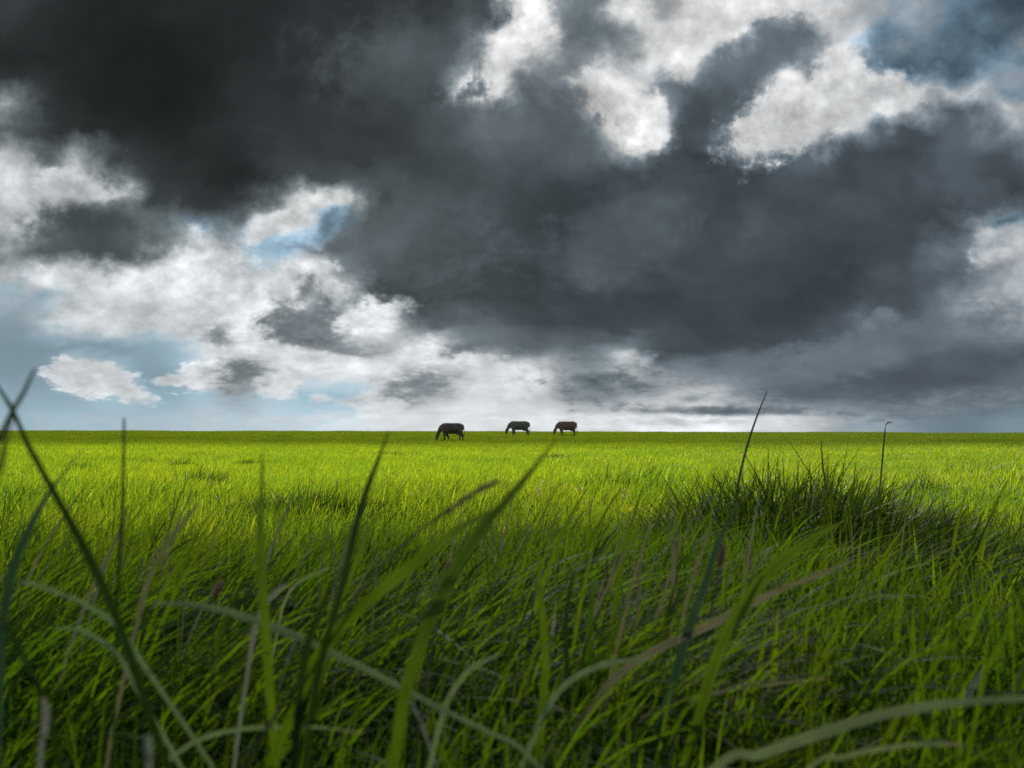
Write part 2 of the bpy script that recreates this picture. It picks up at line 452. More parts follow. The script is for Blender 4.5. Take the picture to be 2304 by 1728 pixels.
# ------------------------------------------------------------------ ground
xs = [0.0]
st = 0.5
while xs[-1] < 6000:
    xs.append(xs[-1] + st)
    if xs[-1] > 8:
        st *= 1.12
xs = [-a for a in xs[:0:-1]] + xs
ys = [-60.0, -30.0, -15.0, -8.0, -4.0, -2.0]
y = -1.0
st = 0.5
while y < 9000:
    ys.append(y)
    y += st
    if y > 10:
        st = min(st * 1.03, 2.0) if y < 130 else st * 1.15
verts = [(x, yy, ground_z(x, yy)) for yy in ys for x in xs]
nx = len(xs)
faces = [(j * nx + i, j * nx + i + 1, (j + 1) * nx + i + 1, (j + 1) * nx + i) for j in range(len(ys) - 1) for i in range(nx - 1)]
me = bpy.data.meshes.new('ground')
me.from_pydata(verts, [], faces)
me.materials.append(m_soil)
me.polygons.foreach_set('use_smooth', [True] * len(me.polygons))
ground = bpy.data.objects.new('ground', me)
col.objects.link(ground)
ground['kind'] = 'structure'


# ------------------------------------------------------------------ grass blades
class Blades:
    def __init__(s):
        s.v, s.f, s.c, s.mi = [], [], [], []

    def add(s, root, h, th, bend, wd, face, tint=(1, 1, 1), seg=4, droop=0.3, mi=0, curl=0.0):
        """one tapering blade: th = lean azimuth, bend = how far the tip leans out (in heights)"""
        d = Vector((math.cos(th), math.sin(th), 0))
        sd_ = Vector((math.cos(face), math.sin(face), 0))
        b0 = len(s.v)
        side = Vector((-d.y, d.x, 0)) * curl
        for i in range(seg):
            t = i / seg
            r = root + d * (h * bend * t ** 1.7) + side * (h * t * t) + Vector((0, 0, h * (t - droop * bend * t ** 2.4)))
            ww = wd * 0.5 * (0.75 + 0.5 * t if t < 0.5 else 1.0 * (1 - ((t - 0.5) / 0.5) ** 1.6))
            s.v.append(r - sd_ * ww)
            s.v.append(r + sd_ * ww)
            s.c += [tint, tint]
        tip = root + d * (h * bend) + side * h + Vector((0, 0, h * (1 - droop * bend)))
        s.v.append(tip)
        s.c.append(tint)
        for i in range(seg - 1):
            a = b0 + 2 * i
            s.f.append((a, a + 1, a + 3, a + 2))
            s.mi.append(mi)
        a = b0 + 2 * (seg - 1)
        s.f.append((a, a + 1, a + 2))
        s.mi.append(mi)

    def mesh(s, name, mats):
        me = bpy.data.meshes.new(name)
        me.from_pydata([tuple(v) for v in s.v], [], s.f)
        for m in mats:
            me.materials.append(m)
        me.polygons.foreach_set('material_index', s.mi)
        me.polygons.foreach_set('use_smooth', [True] * len(me.polygons))
        at_ = me.color_attributes.new('tint', 'FLOAT_COLOR', 'POINT')
        buf = []
        for c in s.c:
            buf += [c[0], c[1], c[2], 1.0]
        at_.data.foreach_set('color', buf)
        return me


def rtint(rng, spread=0.25, dead=0.03):
    g = 1 + rng.uniform(-spread, spread)
    y_ = rng.uniform(-0.15, 0.22)
    if rng.random() < dead:
        return (2.6 * g, 1.7 * g, 3.0 * g)
    return (g * (1 + y_), g, g * 1.0)


def field_patch(seed, radius, n, hmin, hmax, wd):
    rng = random.Random(seed)
    B = Blades()
    for _ in range(n):
        r = radius * math.sqrt(rng.random())
        a = rng.random() * 6.2832
        x, y_ = r * math.cos(a), r * math.sin(a)
        q = 0.45 + 1.3 * mnoise.noise(Vector((x * 5.0, y_ * 5.0, seed * 3.7)))
        q = min(1.0, max(0.0, q))
        h = hmin + (hmax - hmin) * (0.65 * q + 0.35 * rng.random())
        th = rng.gauss(0.0, 1.1)
        bend = abs(rng.gauss(0.38, 0.25))
        B.add(Vector((x, y_, -0.01)), h, th, bend, wd * rng.uniform(0.7, 1.3), rng.random() * 3.1416, rtint(rng), seg=4,
              droop=0.4, curl=rng.gauss(0, 0.1))
    return B.mesh('grass_patch', [M_FIELD])


def long_patch(seed, radius, n, hmin, hmax, wd, mats, lean=0.3, bmean=0.40, spread=0.9):
    rng = random.Random(seed)
    B = Blades()
    for _ in range(n):
        r = radius * math.sqrt(rng.random())
        a = rng.random() * 6.2832
        h = rng.uniform(hmin, hmax) * rng.uniform(0.7, 1.1)
        th = rng.gauss(lean, spread)
        bend = abs(rng.gauss(bmean, 0.30))
        mi = 1 if rng.random() < 0.004 else 0
        B.add(Vector((r * math.cos(a), r * math.sin(a), -0.01)), h, th, bend, wd * (0.5 + 1.7 * rng.random() ** 2.2), rng.gauss(0.2, 0.9), rtint(rng, 0.3, 0.0),
              seg=7, droop=0.55, mi=mi, curl=rng.gauss(0, 0.12))
    return B.mesh('long_grass_patch', mats)


def scatter_object(name, pts, meshes, kind='stuff'):
    """pts: (x, y, z, variant, rot, scale); one object, patches repeated over it"""
    me = bpy.data.meshes.new(name)
    me.from_pydata([p[:3] for p in pts], [], [])
    for an, ty, ix in (('variant', 'INT', 3), ('turn', 'FLOAT', 4), ('size', 'FLOAT', 5)):
        a = me.attributes.new(an, ty, 'POINT')
        a.data.foreach_set('value', [p[ix] for p in pts])
    ob = bpy.data.objects.new(name, me)
    col.objects.link(ob)
    ng = bpy.data.node_groups.new(name + '_growth', 'GeometryNodeTree')
    ng.interface.new_socket('Geometry', in_out='INPUT', socket_type='NodeSocketGeometry')
    ng.interface.new_socket('Geometry', in_out='OUTPUT', socket_type='NodeSocketGeometry')
    gi = ng.nodes.new('NodeGroupInput')
    go = ng.nodes.new('NodeGroupOutput')
    join = ng.nodes.new('GeometryNodeJoinGeometry')

    def named(an, ty):
        nd = ng.nodes.new('GeometryNodeInputNamedAttribute')
        nd.data_type = ty
        nd.inputs['Name'].default_value = an
        return nd.outputs['Attribute']
    va, tu, si = named('variant', 'INT'), named('turn', 'FLOAT'), named('size', 'FLOAT')
    cx = ng.nodes.new('ShaderNodeCombineXYZ')
    ng.links.new(tu, cx.inputs[2])
    for i, pm in enumerate(meshes):
        src = bpy.data.objects.new(name + '_patch', pm)
        oi = ng.nodes.new('GeometryNodeObjectInfo')
        oi.inputs['Object'].default_value = src
        oi.inputs['As Instance'].default_value = False
        cp = ng.nodes.new('FunctionNodeCompare')
        cp.data_type = 'INT'
        cp.operation = 'EQUAL'
        ng.links.new(va, cp.inputs[2])
        cp.inputs[3].default_value = i
        ip = ng.nodes.new('GeometryNodeInstanceOnPoints')
        ng.links.new(gi.outputs[0], ip.inputs['Points'])
        ng.links.new(cp.outputs[0], ip.inputs['Selection'])
        ng.links.new(oi.outputs['Geometry'], ip.inputs['Instance'])
        ng.links.new(cx.outputs[0], ip.inputs['Rotation'])
        ng.links.new(si, ip.inputs['Scale'])
        ng.links.new(ip.outputs[0], join.inputs[0])
    ng.links.new(join.outputs[0], go.inputs[0])
    mod = ob.modifiers.new('growth', 'NODES')
    mod.node_group = ng
    ob['kind'] = kind
    return ob


rng = random.Random(11)
fine_patches = [field_patch(s, 0.42, 400, 0.045, 0.20, 0.0046) for s in range(1, 6)]
far_patches = [field_patch(s, 0.85, 800, 0.04, 0.22, 0.0075) for s in range(11, 16)]
pts = []
step = 0.42
y = -1.2
while y < 16:
    x = -(abs(y) * 0.86 + 2.2)
    while x < abs(y) * 0.86 + 2.2:
        jx, jy = x + rng.uniform(-.2, .2), y + rng.uniform(-.2, .2)
        s_ = 1.0 + 0.8 * mnoise.noise(Vector((jx * 0.9, jy * 0.9, 1.3))) + 0.25 * mnoise.noise(Vector((jx * 0.22, jy * 0.22, 5.3)))
        if jy > 1.5 or abs(jy) > 99:
            pts.append((jx, jy, ground_z(jx, jy), rng.randrange(5), rng.gauss(0.1, 0.5), max(0.55, s_)))
        x += step
    y += step * 0.87
step = 0.86
y = 16
while y < 97:
    x = -(y * 0.84 + 2)
    while x < y * 0.84 + 2:
        jx, jy = x + rng.uniform(-.4, .4), y + rng.uniform(-.4, .4)
        s_ = 1.0 + 0.95 * mnoise.noise(Vector((jx * 0.5, jy * 0.5, 1.3))) + 0.25 * mnoise.noise(Vector((jx * 0.12, jy * 0.12, 5.3)))
        pts.append((jx, jy, ground_z(jx, jy), 5 + rng.randrange(5), rng.gauss(0.1, 0.5), max(0.6, s_)))
        x += step
    y += step * 0.87
scatter_object('grass', pts, fine_patches + far_patches)

# long uncut grass close to the lens
long_meshes = [long_patch(s, 0.16, 80, 0.20, 0.38, 0.0047, [M_LONG, M_STRAW]) for s in range(31, 35)]
long_meshes += [long_patch(s, 0.14, 70, 0.26, 0.46, 0.0055, [M_LONG, M_STRAW], 0.15, 0.85, 0.45) for s in range(36, 39)]
pts = []
for _ in range(1000):
    y = 0.42 + 2.1 * rng.random() ** 1.15
    x = rng.uniform(-1, 1) * (0.82 * y + 0.45)
    dens = mnoise.noise(Vector((x * 1.6, y * 1.6, 8.8)))
    if dens < -0.25 and y > 1.0:
        continue
    s_ = rng.uniform(0.62, 0.98) * (1.0 if y < 1.7 else max(0.55, 1.0 - (y - 1.7) * 0.30))
    if y < 0.8:
        s_ *= 0.72
    kind_ = rng.randrange(4) if mnoise.noise(Vector((x * 1.1, y * 1.1, 2.2))) < 0.08 else 4 + rng.randrange(3)
    pts.append((x, y, ground_z(x, y), kind_, rng.gauss(0.1, 0.45), s_))
for _ in range(2600):
    y = 3.4 + 15 * rng.random() ** 0.8
    x = rng.uniform(-1, 1) * (0.82 * y + 0.5)
    dens = mnoise.noise(Vector((x * 0.75, y * 0.55, 4.4))) + 0.5 * mnoise.noise(Vector((x * 2.1, y * 1.6, 7.4)))
    if dens < 0.34 or (dens < 0.44 and y < 6):
        continue
    pts.append((x, y, ground_z(x, y), rng.randrange(7), rng.gauss(0.1, 0.5), rng.uniform(0.32, 0.50) + 0.25 * min(dens - 0.2, 0.6)))
for _ in range(420):
    y = 0.34 + 0.75 * rng.random()
    x = rng.uniform(-1, 1) * (0.82 * y + 0.4)
    pts.append((x, y, ground_z(x, y), rng.randrange(5), rng.gauss(0.1, 0.8), rng.uniform(0.32, 0.58)))
scatter_object('long_grass', pts, long_meshes)


# ------------------------------------------------------------------ tussocks and tufts in the field
def tag(o, label, cat, group=None):
    o['label'] = label
    o['category'] = cat
    if group:
        o['group'] = group
    return o


def tussock(name, p, rx, ry, n, hmin, hmax, wd, label, cat, seed, group=None, lean=0.2, stray=0.12):
    rr = random.Random(seed)
    B = Blades()
    for _ in range(n):
        r = math.sqrt(rr.random())
        a = rr.random() * 6.2832
        x, y_ = rx * r * math.cos(a), ry * r * math.sin(a)
        q = (1 - 0.55 * r * r)
        h = (hmin + (hmax - hmin) * rr.random() ** 1.15) * q
        if rr.random() < stray:
            h *= 1.25
        out_ = math.atan2(y_ / ry, x / rx)
        th = rr.gauss(lean, 0.8) if rr.random() < 0.6 else out_ + rr.gauss(0, 0.4)
        bend = abs(rr.gauss(0.40, 0.32)) + 0.25 * r
        mi = 1 if rr.random() < 0.03 else 0
        gz_ = ground_z(p.x + x, p.y + y_) - p.z
        B.add(Vector((x, y_, gz_ - 0.01)), h, th, bend, wd * rr.uniform(0.6, 1.3), rr.gauss(0.1, 0.9), rtint(rr, 0.3, 0.0), seg=6, droop=0.5, mi=mi, curl=rr.gauss(0, 0.12))
    me = B.mesh(name, [M_TUSS, M_GREYS])
    o = bpy.data.objects.new(name, me)
    o.location = p
    col.objects.link(o)
    return tag(o, label, cat, group)


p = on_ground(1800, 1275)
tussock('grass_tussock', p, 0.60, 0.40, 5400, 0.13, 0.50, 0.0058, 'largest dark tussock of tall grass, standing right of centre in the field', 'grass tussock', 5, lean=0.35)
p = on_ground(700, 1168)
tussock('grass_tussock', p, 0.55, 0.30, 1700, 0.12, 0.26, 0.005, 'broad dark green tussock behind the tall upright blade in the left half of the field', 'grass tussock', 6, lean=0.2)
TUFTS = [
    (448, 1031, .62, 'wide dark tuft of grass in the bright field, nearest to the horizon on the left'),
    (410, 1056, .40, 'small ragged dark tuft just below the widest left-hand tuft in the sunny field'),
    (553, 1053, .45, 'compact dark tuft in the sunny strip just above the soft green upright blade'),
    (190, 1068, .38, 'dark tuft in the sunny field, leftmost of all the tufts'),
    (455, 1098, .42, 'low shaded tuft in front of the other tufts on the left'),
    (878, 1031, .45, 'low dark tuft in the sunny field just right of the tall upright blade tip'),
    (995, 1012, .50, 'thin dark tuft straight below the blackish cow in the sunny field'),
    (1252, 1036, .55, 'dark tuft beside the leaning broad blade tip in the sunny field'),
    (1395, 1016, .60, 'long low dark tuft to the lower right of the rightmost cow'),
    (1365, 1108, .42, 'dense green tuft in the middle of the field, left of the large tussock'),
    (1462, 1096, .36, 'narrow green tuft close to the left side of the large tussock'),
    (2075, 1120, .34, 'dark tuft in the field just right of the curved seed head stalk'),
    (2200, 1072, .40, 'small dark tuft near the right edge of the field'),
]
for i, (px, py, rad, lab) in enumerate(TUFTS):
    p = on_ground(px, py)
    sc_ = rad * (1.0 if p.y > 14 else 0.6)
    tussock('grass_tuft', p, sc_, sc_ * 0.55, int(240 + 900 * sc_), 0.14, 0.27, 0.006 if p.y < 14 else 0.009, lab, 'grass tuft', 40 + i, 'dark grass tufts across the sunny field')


# ------------------------------------------------------------------ single blades and stalks close to the lens
def catmull(P, W, n=40):
    out = []
    m = len(P)
    for s in range(n + 1):
        t = s / n * (m - 1)
        i = min(int(t), m - 2)
        f = t - i
        p0, p1, p2, p3 = P[max(i - 1, 0)], P[i], P[i + 1], P[min(i + 2, m - 1)]
        q = 0.5 * ((2 * p1) + (p2 - p0) * f + (2 * p0 - 5 * p1 + 4 * p2 - p3) * f * f + (3 * p1 - p0 - 3 * p2 + p3) * f ** 3)
        out.append((q, W[i] + (W[i + 1] - W[i]) * f))
    return out


def rooted(pts, d, ddepth=0.0):
    """photo points (tip first) at distance d -> world points, carried on down to the ground"""
    P = []
    for i, (px, py, *_) in enumerate(pts):
        P.append(at(px * 1.0416, py * 1.0416, d + ddepth * (1 - i / max(1, len(pts) - 1))))
    last, prev = P[-1], P[-2]
    t = (last - prev)
    gz_ = ground_z(last.x, last.y)
    if last.z > gz_ + 0.02:
        hgt = last.z - gz_
        drift = t.x / max(0.02, abs(t.z)) if t.z < 0 else (1.2 if t.x > 0 else -1.2)
        drift = max(-1.0, min(1.0, drift))
        P.append(Vector((last.x + drift * hgt * 0.40, last.y + 0.01, gz_ + hgt * 0.5)))
        P.append(Vector((last.x + drift * hgt * 0.55, last.y + 0.015, gz_ - 0.01)))
    return P


def ribbon(name, P, W, mat, twist=0.25, fold=0.06, seed=0):
    """a grass blade: creased strip along P with widths W (tip first)"""
    S = catmull(P, W, 44)
    rs = random.Random(seed * 7 + 1)
    S = [(q, ww * (1 + 0.16 * mnoise.noise(Vector((i * 0.22, seed * 3.1, 0.5))))) for i, (q, ww) in enumerate(S)]
    v, f, tc_ = [], [], []
    brown = rs.uniform(0.0, 0.14)
    for i, (q, ww) in enumerate(S):
        a = S[max(i - 1, 0)][0]
        b = S[min(i + 1, len(S) - 1)][0]
        t = (b - a).normalized()
        view = Vector((math.sin(seed * 1.7) * 0.35, -1.0, 0.35 + 0.2 * math.sin(seed * 2.9)))
        side = t.cross(view)
        if side.length < 1e-4:
            side = Vector((1, 0, 0))
        side.normalize()
        side = Quaternion(t, twist * math.sin(i / 44 * 3.0 + seed)) @ side
        nrm = t.cross(side).normalized()
        lg = 1 + 0.30 * mnoise.noise(Vector((i * 0.35, seed * 1.3, 4.2)))
        tipb = max(0.0, 1 - i / 44 / max(brown, 1e-3)) if brown > 0.03 else 0.0
        for kc in (0.92, 1.12, 0.70, 1.04, 0.84):
            g_ = kc * lg * (1 + 0.10 * mnoise.noise(Vector((i * 0.9, kc * 31, seed))))
            tc_ += [g_ * (1 + 0.9 * tipb), g_ * (1 - 0.05 * tipb), g_ * (1 + 0.2 * tipb), 1.0]
        v += [q - side * ww * 0.5, q - side * ww * 0.25 + nrm * ww * fold * 0.5, q + nrm * ww * fold * 0.8, q + side * ww * 0.25 + nrm * ww * fold * 0.5, q + side * ww * 0.5]
    for i in range(len(S) - 1):
        for j in range(4):
            a = i * 5 + j
            f.append((a, a + 1, a + 6, a + 5))
    base = P[-1].copy()
    me = bpy.data.meshes.new(name)
    me.from_pydata([tuple(q - base) for q in v], [], f)
    ca = me.color_attributes.new('tint', 'FLOAT_COLOR', 'POINT')
    ca.data.foreach_set('color', tc_)
    me.materials.append(mat)
    me.polygons.foreach_set('use_smooth', [True] * len(me.polygons))
    o = bpy.data.objects.new(name, me)
    o.location = base
    col.objects.link(o)
    return o


def tube(bm, S, n=6):
    """round tube along S = [(point, radius)] added to a bmesh"""
    rings = []
    for i, (q, r) in enumerate(S):
        t = (S[min(i + 1, len(S) - 1)][0] - S[max(i - 1, 0)][0]).normalized()
        a = t.orthogonal().normalized()
        b = t.cross(a)
        rings.append([bm.verts.new(q + (a * math.cos(6.2832 * k / n) + b * math.sin(6.2832 * k / n)) * r) for k in range(n)])
    for i in range(len(rings) - 1):
        for k in range(n):
            bm.faces.new((rings[i][k], rings[i][(k + 1) % n], rings[i + 1][(k + 1) % n], rings[i + 1][k]))
    bm.faces.new(rings[0])
    bm.faces.new(rings[-1][::-1])


def bm_obj(name, bm, mat, parent=None, loc=None):
    me = bpy.data.meshes.new(name)
    bmesh.ops.recalc_face_normals(bm, faces=bm.faces)
    bm.to_mesh(me)
    bm.free()
    me.materials.append(mat)
    me.polygons.foreach_set('use_smooth', [True] * len(me.polygons))
    o = bpy.data.objects.new(name, me)
    col.objects.link(o)
    if parent:
        o.parent = parent
    elif loc is not None:
        o.location = loc
    return o


# (photo points tip -> root with widths in photo pixels, distance, material, label)
BL = [
    ([(-30, 795, 5), (0, 842, 9), (28, 888, 12), (60, 960, 15), (120, 1070, 20), (190, 1200, 25), (250, 1330, 27), (305, 1490, 26)], .50, M_DARK, 'long dark green blade running down from the left edge, crossing a blurred blade'),
    ([(76, 795, 6), (50, 850, 13), (26, 890, 15), (0, 948, 16), (-30, 1030, 16)], .45, M_DARK, 'blurred dark blade slanting up to the right, crossing the long dark blade against the sky'),
    ([(30, 900, 6), (14, 950, 14), (0, 1010, 18), (-20, 1100, 20)], .42, M_DARK, 'short dark blade tip at the left edge, under the two crossed blades'),
    ([(178, 972, 4), (140, 1020, 9), (105, 1065, 15), (62, 1145, 24), (30, 1220, 28), (12, 1310, 28), (2, 1420, 26)], .52, M_TEAL, 'bluish green blade behind the long dark blade, curving down along the left edge'),
    ([(268, 903, 5), (267, 980, 7), (266, 1060, 8), (262, 1150, 9), (255, 1260, 9)], .62, M_DARK, 'thin grey upright blade rising to the horizon just right of the crossed blades'),
    ([(566, 978, 4), (565, 1060, 10), (562, 1130, 18), (566, 1240, 24), (572, 1340, 24)], .58, M_BLADE, 'soft green upright blade with a faint thin tip, left of the tall dark blade'),
    ([(840, 932, 3), (820, 985, 11), (792, 1060, 18), (768, 1140, 23), (748, 1230, 24), (722, 1330, 26), (690, 1440, 28), (672, 1560, 28)], .60, M_DARK, 'tall dark blade left of centre whose tip just touches the horizon'),
    ([(1202, 948, 3), (1155, 1008, 16), (1095, 1080, 27), (1040, 1142, 36), (985, 1225, 40), (925, 1350, 40), (880, 1480, 38), (858, 1600, 34)], .50, M_BLADE, 'broad bright green blade leaning right in the middle, pointing up at the rightmost cows'),
    ([(1092, 1092, 4), (1020, 1125, 18), (950, 1172, 26), (860, 1245, 30), (770, 1320, 32), (700, 1400, 30), (650, 1500, 28)], .55, M_BLADE, 'broad light green blade lying low behind the broad leaning blade, sloping down to the left'),
    ([(430, 1085, 4), (405, 1120, 9), (370, 1160, 10), (330, 1230, 12), (300, 1330, 12)], .70, M_STRAW, 'blurred yellowish blade tip leaning right between the left grey stem and the soft upright blade'),
    ([(1812, 1133, 5), (1765, 1158, 20), (1700, 1203, 28), (1645, 1255, 32), (1592, 1330, 32), (1545, 1430, 32), (1510, 1550, 30)], .72, M_BLADE, 'broad green blade with a pale tip, bending right in front of the large tussock'),
    ([(1598, 1085, 4), (1575, 1125, 10), (1545, 1190, 16), (1525, 1260, 20), (1498, 1330, 22), (1470, 1420, 22)], .80, M_TEAL, 'narrow bluish dark blade directly left of the broad pale-tipped blade'),
    ([(1838, 1212, 4), (1775, 1238, 10), (1700, 1268, 14), (1630, 1300, 18), (1560, 1336, 20), (1490, 1370, 22), (1415, 1405, 22), (1330, 1462, 20), (1270, 1540, 18)], .80, M_STRAW, 'long straw coloured blade with a brown tip, crossing in front of the large tussock'),
    ([(1408, 1424, 4), (1340, 1428, 14), (1280, 1444, 18), (1225, 1476, 19), (1185, 1525, 18), (1155, 1590, 17)], .72, M_PALE, 'pale silvery blade arching over in the lower middle, just left of the straw coloured blade'),
    ([(2260, 1508, 14), (2140, 1512, 22), (2030, 1522, 26), (1900, 1545, 28), (1760, 1588, 29), (1640, 1630, 28), (1540, 1664, 26)], .52, M_PALE, 'longest arching blade at the bottom right, sweeping out past the right edge'),
    ([(2080, 1608, 5), (1990, 1608, 12), (1900, 1618, 15), (1820, 1636, 16), (1740, 1668, 15)], .55, M_PALE, 'thin arching blade under the longest arching blade at the bottom right'),
    ([(325, 1306, 3), (400, 1304, 14), (470, 1316, 22), (540, 1336, 24), (620, 1366, 24), (700, 1402, 22), (790, 1446, 20), (880, 1492, 18), (970, 1540, 17), (1060, 1584, 16), (1150, 1640, 14)], .60, M_PALE, 'long silvery blade bowing from the left down across the lower middle of the grass'),
    ([(785, 1584, 3), (700, 1572, 8), (620, 1571, 12), (530, 1574, 14), (450, 1590, 14), (390, 1622, 14), (350, 1670, 14)], .58, M_PALE, 'slender arching blade at the bottom left, to the right of the pale upright stub'),
    ([(319, 1588, 26), (320, 1610, 29), (321, 1640, 31), (322, 1690, 32)], .42, M_GREYS, 'pale whitish stub of a cut blade standing upright at the bottom left'),
    ([(92, 1508, 8), (99, 1530, 22), (97, 1570, 24), (90, 1610, 22), (86, 1680, 18)], .48, M_GREYS, 'whitish curled dead leaf in the bottom left corner'),
    ([(748, 1490, 3), (705, 1530, 11), (655, 1580, 14), (610, 1630, 14), (570, 1690, 14)], .60, M_BLADE, 'straight thin blade slanting down to the left at the bottom, under the long silvery blade'),
    ([(1085, 1412, 4), (1045, 1428, 13), (1008, 1452, 17), (975, 1498, 18), (952, 1560, 18), (930, 1650, 16)], .68, M_PALE, 'short silvery blade bending right just above the lower end of the long silvery blade'),
    ([(948, 1424, 4), (1005, 1436, 10), (1060, 1452, 10), (1115, 1482, 8), (1150, 1530, 8)], .95, M_PALE, 'small pale blade lying flat, crossing the top of the short silvery blade'),
    ([(2008, 1217, 3), (1965, 1226, 8), (1905, 1248, 11), (1860, 1275, 11), (1832, 1310, 10)], 1.5, M_PALE, 'pale arching blade in front of the right half of the large tussock'),
    ([(2010, 1292, 3), (1950, 1286, 7), (1890, 1290, 9), (1830, 1310, 9), (1790, 1345, 9)], 1.3, M_PALE, 'pale bent blade lying under the pale arch in front of the large tussock'),
    ([(2128, 1436, 6), (2112, 1466, 17), (2090, 1500, 20), (2066, 1530, 16), (2040, 1590, 12)], .90, M_GREYS, 'grey withered blade leaning right above the longest arching blade'),
    ([(36, 1254, 4), (80, 1264, 13), (130, 1282, 15), (185, 1306, 14), (250, 1350, 14), (300, 1420, 14)], .55, M_PALE, 'blurred grey green blade drooping left, behind the bluish blade at the left edge'),
    ([(112, 1358, 3), (160, 1358, 10), (205, 1376, 14), (250, 1410, 14), (285, 1470, 14)], .62, M_PALE, 'short pale blade hooking left, below the blurred drooping blade on the left'),
    ([(1784, 1466, 3), (1700, 1474, 7), (1600, 1488, 9), (1500, 1506, 10), (1420, 1530, 10), (1360, 1580, 10)], .85, M_STRAW, 'thin yellowish blade lying almost flat in the lower right, below the straw coloured blade'),
    ([(620, 1262, 5), (600, 1276, 16), (578, 1300, 17), (556, 1340, 16), (540, 1420, 16)], .70, M_GREYS, 'short blade with a shiny white tip above the start of the long silvery blade'),
    ([(712, 1226, 4), (680, 1240, 8), (640, 1262, 8), (615, 1300, 8), (600, 1360, 8)], .95, M_PALE, 'thin pale hooked blade right above the shiny white tipped blade'),
    ([(1840, 1388, 4), (1900, 1404, 8), (1960, 1432, 7), (2000, 1475, 7)], 1.0, M_PALE, 'thin pale blade fallen flat below the pale bent blades on the right'),
    ([(1390, 1046, 3), (1372, 1105, 8), (1352, 1170, 12), (1338, 1260, 15), (1320, 1360, 16)], 1.1, M_BLADE, 'fresh green blade standing alone in the middle, left of the large tussock'),
    ([(1160, 1185, 3), (1166, 1260, 14), (1172, 1340, 18), (1178, 1440, 20), (1170, 1560, 20)], .75, M_BLADE, 'straight green blade standing right of the broad leaning blade in the middle'),
    ([(2200, 1330, 3), (2160, 1390, 16), (2130, 1450, 22), (2110, 1540, 24), (2090, 1640, 24)], .62, M_BLADE, 'green blade leaning right near the right edge, behind the longest arching blade'),
    ([(1240, 1230, 3), (1228, 1290, 10), (1222, 1370, 14), (1226, 1460, 14)], .9, M_DARK, 'narrow dark blade standing just above the pale silvery arch'),
    ([(0, 1330, 8), (40, 1400, 16), (80, 1480, 20), (110, 1560, 22), (130, 1660, 22)], .50, M_DARK, 'dark blade slanting down to the right in the lower left, beside the whitish curled leaf'),
    ([(740, 1226, 3), (700, 1300, 14), (668, 1380, 20), (650, 1480, 24), (640, 1600, 24)], .52, M_DARK, 'dark upright blade standing in front of the shiny white tipped blade'),
]
for i, (pl, d, mat, lab) in enumerate(BL):
    P = rooted(pl, d)
    W = [q[2] * (0.80 if mat is M_STRAW else 0.66 if mat in (M_PALE, M_GREYS) else 0.82 if mat in (M_DARK, M_TEAL) else 0.80) * 1.0416 / F * d for q in pl]
    while len(W) < len(P):
        W.append(W[-1] * 0.9)
    tag(ribbon('tall_grass', P, W, mat, seed=i), lab, 'grass blade', 'tall grass blades close to the lens')['kind'] = 'thing'


def stalk(pts, d, r, label, head=None, mat=M_STEM, head_mat=M_TAN, spike=0.0):
    """round grass stem; head = (points, grain count) builds the seed head as a part"""
    P = rooted(pts, d)
    W = [q[2] * 0.34 * 1.0416 / F * d for q in pts]
    while len(W) < len(P):
        W.append(W[-1])
    base = P[-1].copy()
    root = bpy.data.objects.new('grass_stalk', None)
    root.empty_display_size = 0.05
    root.location = base
    col.objects.link(root)
    tag(root, label, 'grass stalk', 'seed stalks above the grass')
    bm = bmesh.new()
    tube(bm, [(q - base, max(0.0004, ww)) for q, ww in catmull(P, W, 36)])
    bm_obj('stem', bm, mat, root)
    if head:
        hp, ng, gl = head
        H = [at(px * 1.0416, py * 1.0416, d) - base for px, py in hp]
        S = catmull(H, [0.0] * len(H), ng)
        rr = random.Random(len(label))
        bm = bmesh.new()
        tube(bm, [(q, 0.0007) for q, _ in S], 5)
        for kx, (q, _) in enumerate(S):
            t = (S[min(kx + 1, ng)][0] - S[max(kx - 1, 0)][0]).normalized()
            for _k in range(3):
                o_ = (t.orthogonal().normalized())
                o_ = Quaternion(t, rr.random() * 6.28) @ o_
                ax = (-t * 0.9 + o_ * 0.55 + Vector((0, 0, 0.1))).normalized()
                gl_ = gl * 0.8
                g0 = q + o_ * gl_ * 0.12
                L_ = gl_ * rr.uniform(0.7, 1.2)
                tube(bm, [(g0, gl_ * 0.05), (g0 + ax * L_ * 0.35, gl_ * 0.14), (g0 + ax * L_ * 0.75, gl_ * 0.10), (g0 + ax * L_, gl_ * 0.02)], 5)
        bm_obj('seed_head', bm, head_mat, root)
    return root


stalk([(1658, 843, 2), (1638, 892, 5), (1618, 950, 7), (1602, 1010, 7), (1592, 1060, 8), (1585, 1110, 8)], 2.4, 0, 'tall bare stem leaning right, rising above the horizon from the left of the large tussock')
stalk([(1912, 928, 3), (1908, 970, 5), (1903, 1030, 5), (1898, 1090, 6), (1895, 1140, 6)], 2.6, 0, 'stem with a curved brown seed head reaching just over the horizon on the right',
      head=([(1924, 912), (1917, 914), (1913, 921), (1911, 932), (1909, 944)], 9, 0.011))
stalk([(1775, 975, 3), (1778, 1010, 5), (1783, 1050, 6), (1786, 1110, 6)], 2.6, 0, 'short dark seed spike standing in the middle of the large tussock',
      head=([(1774, 955), (1774, 968), (1776, 980), (1778, 995)], 8, 0.009), head_mat=M_DARK)
stalk([(1065, 1045, 4), (1010, 1075, 8), (940, 1122, 10), (870, 1178, 11), (800, 1252, 12), (740, 1330, 12)], .56, 0, 'thin brownish stem leaning right beside the broad light green blade',
      head=([(1068, 1042), (1040, 1056), (1000, 1082), (960, 1110)], 16, 0.007))
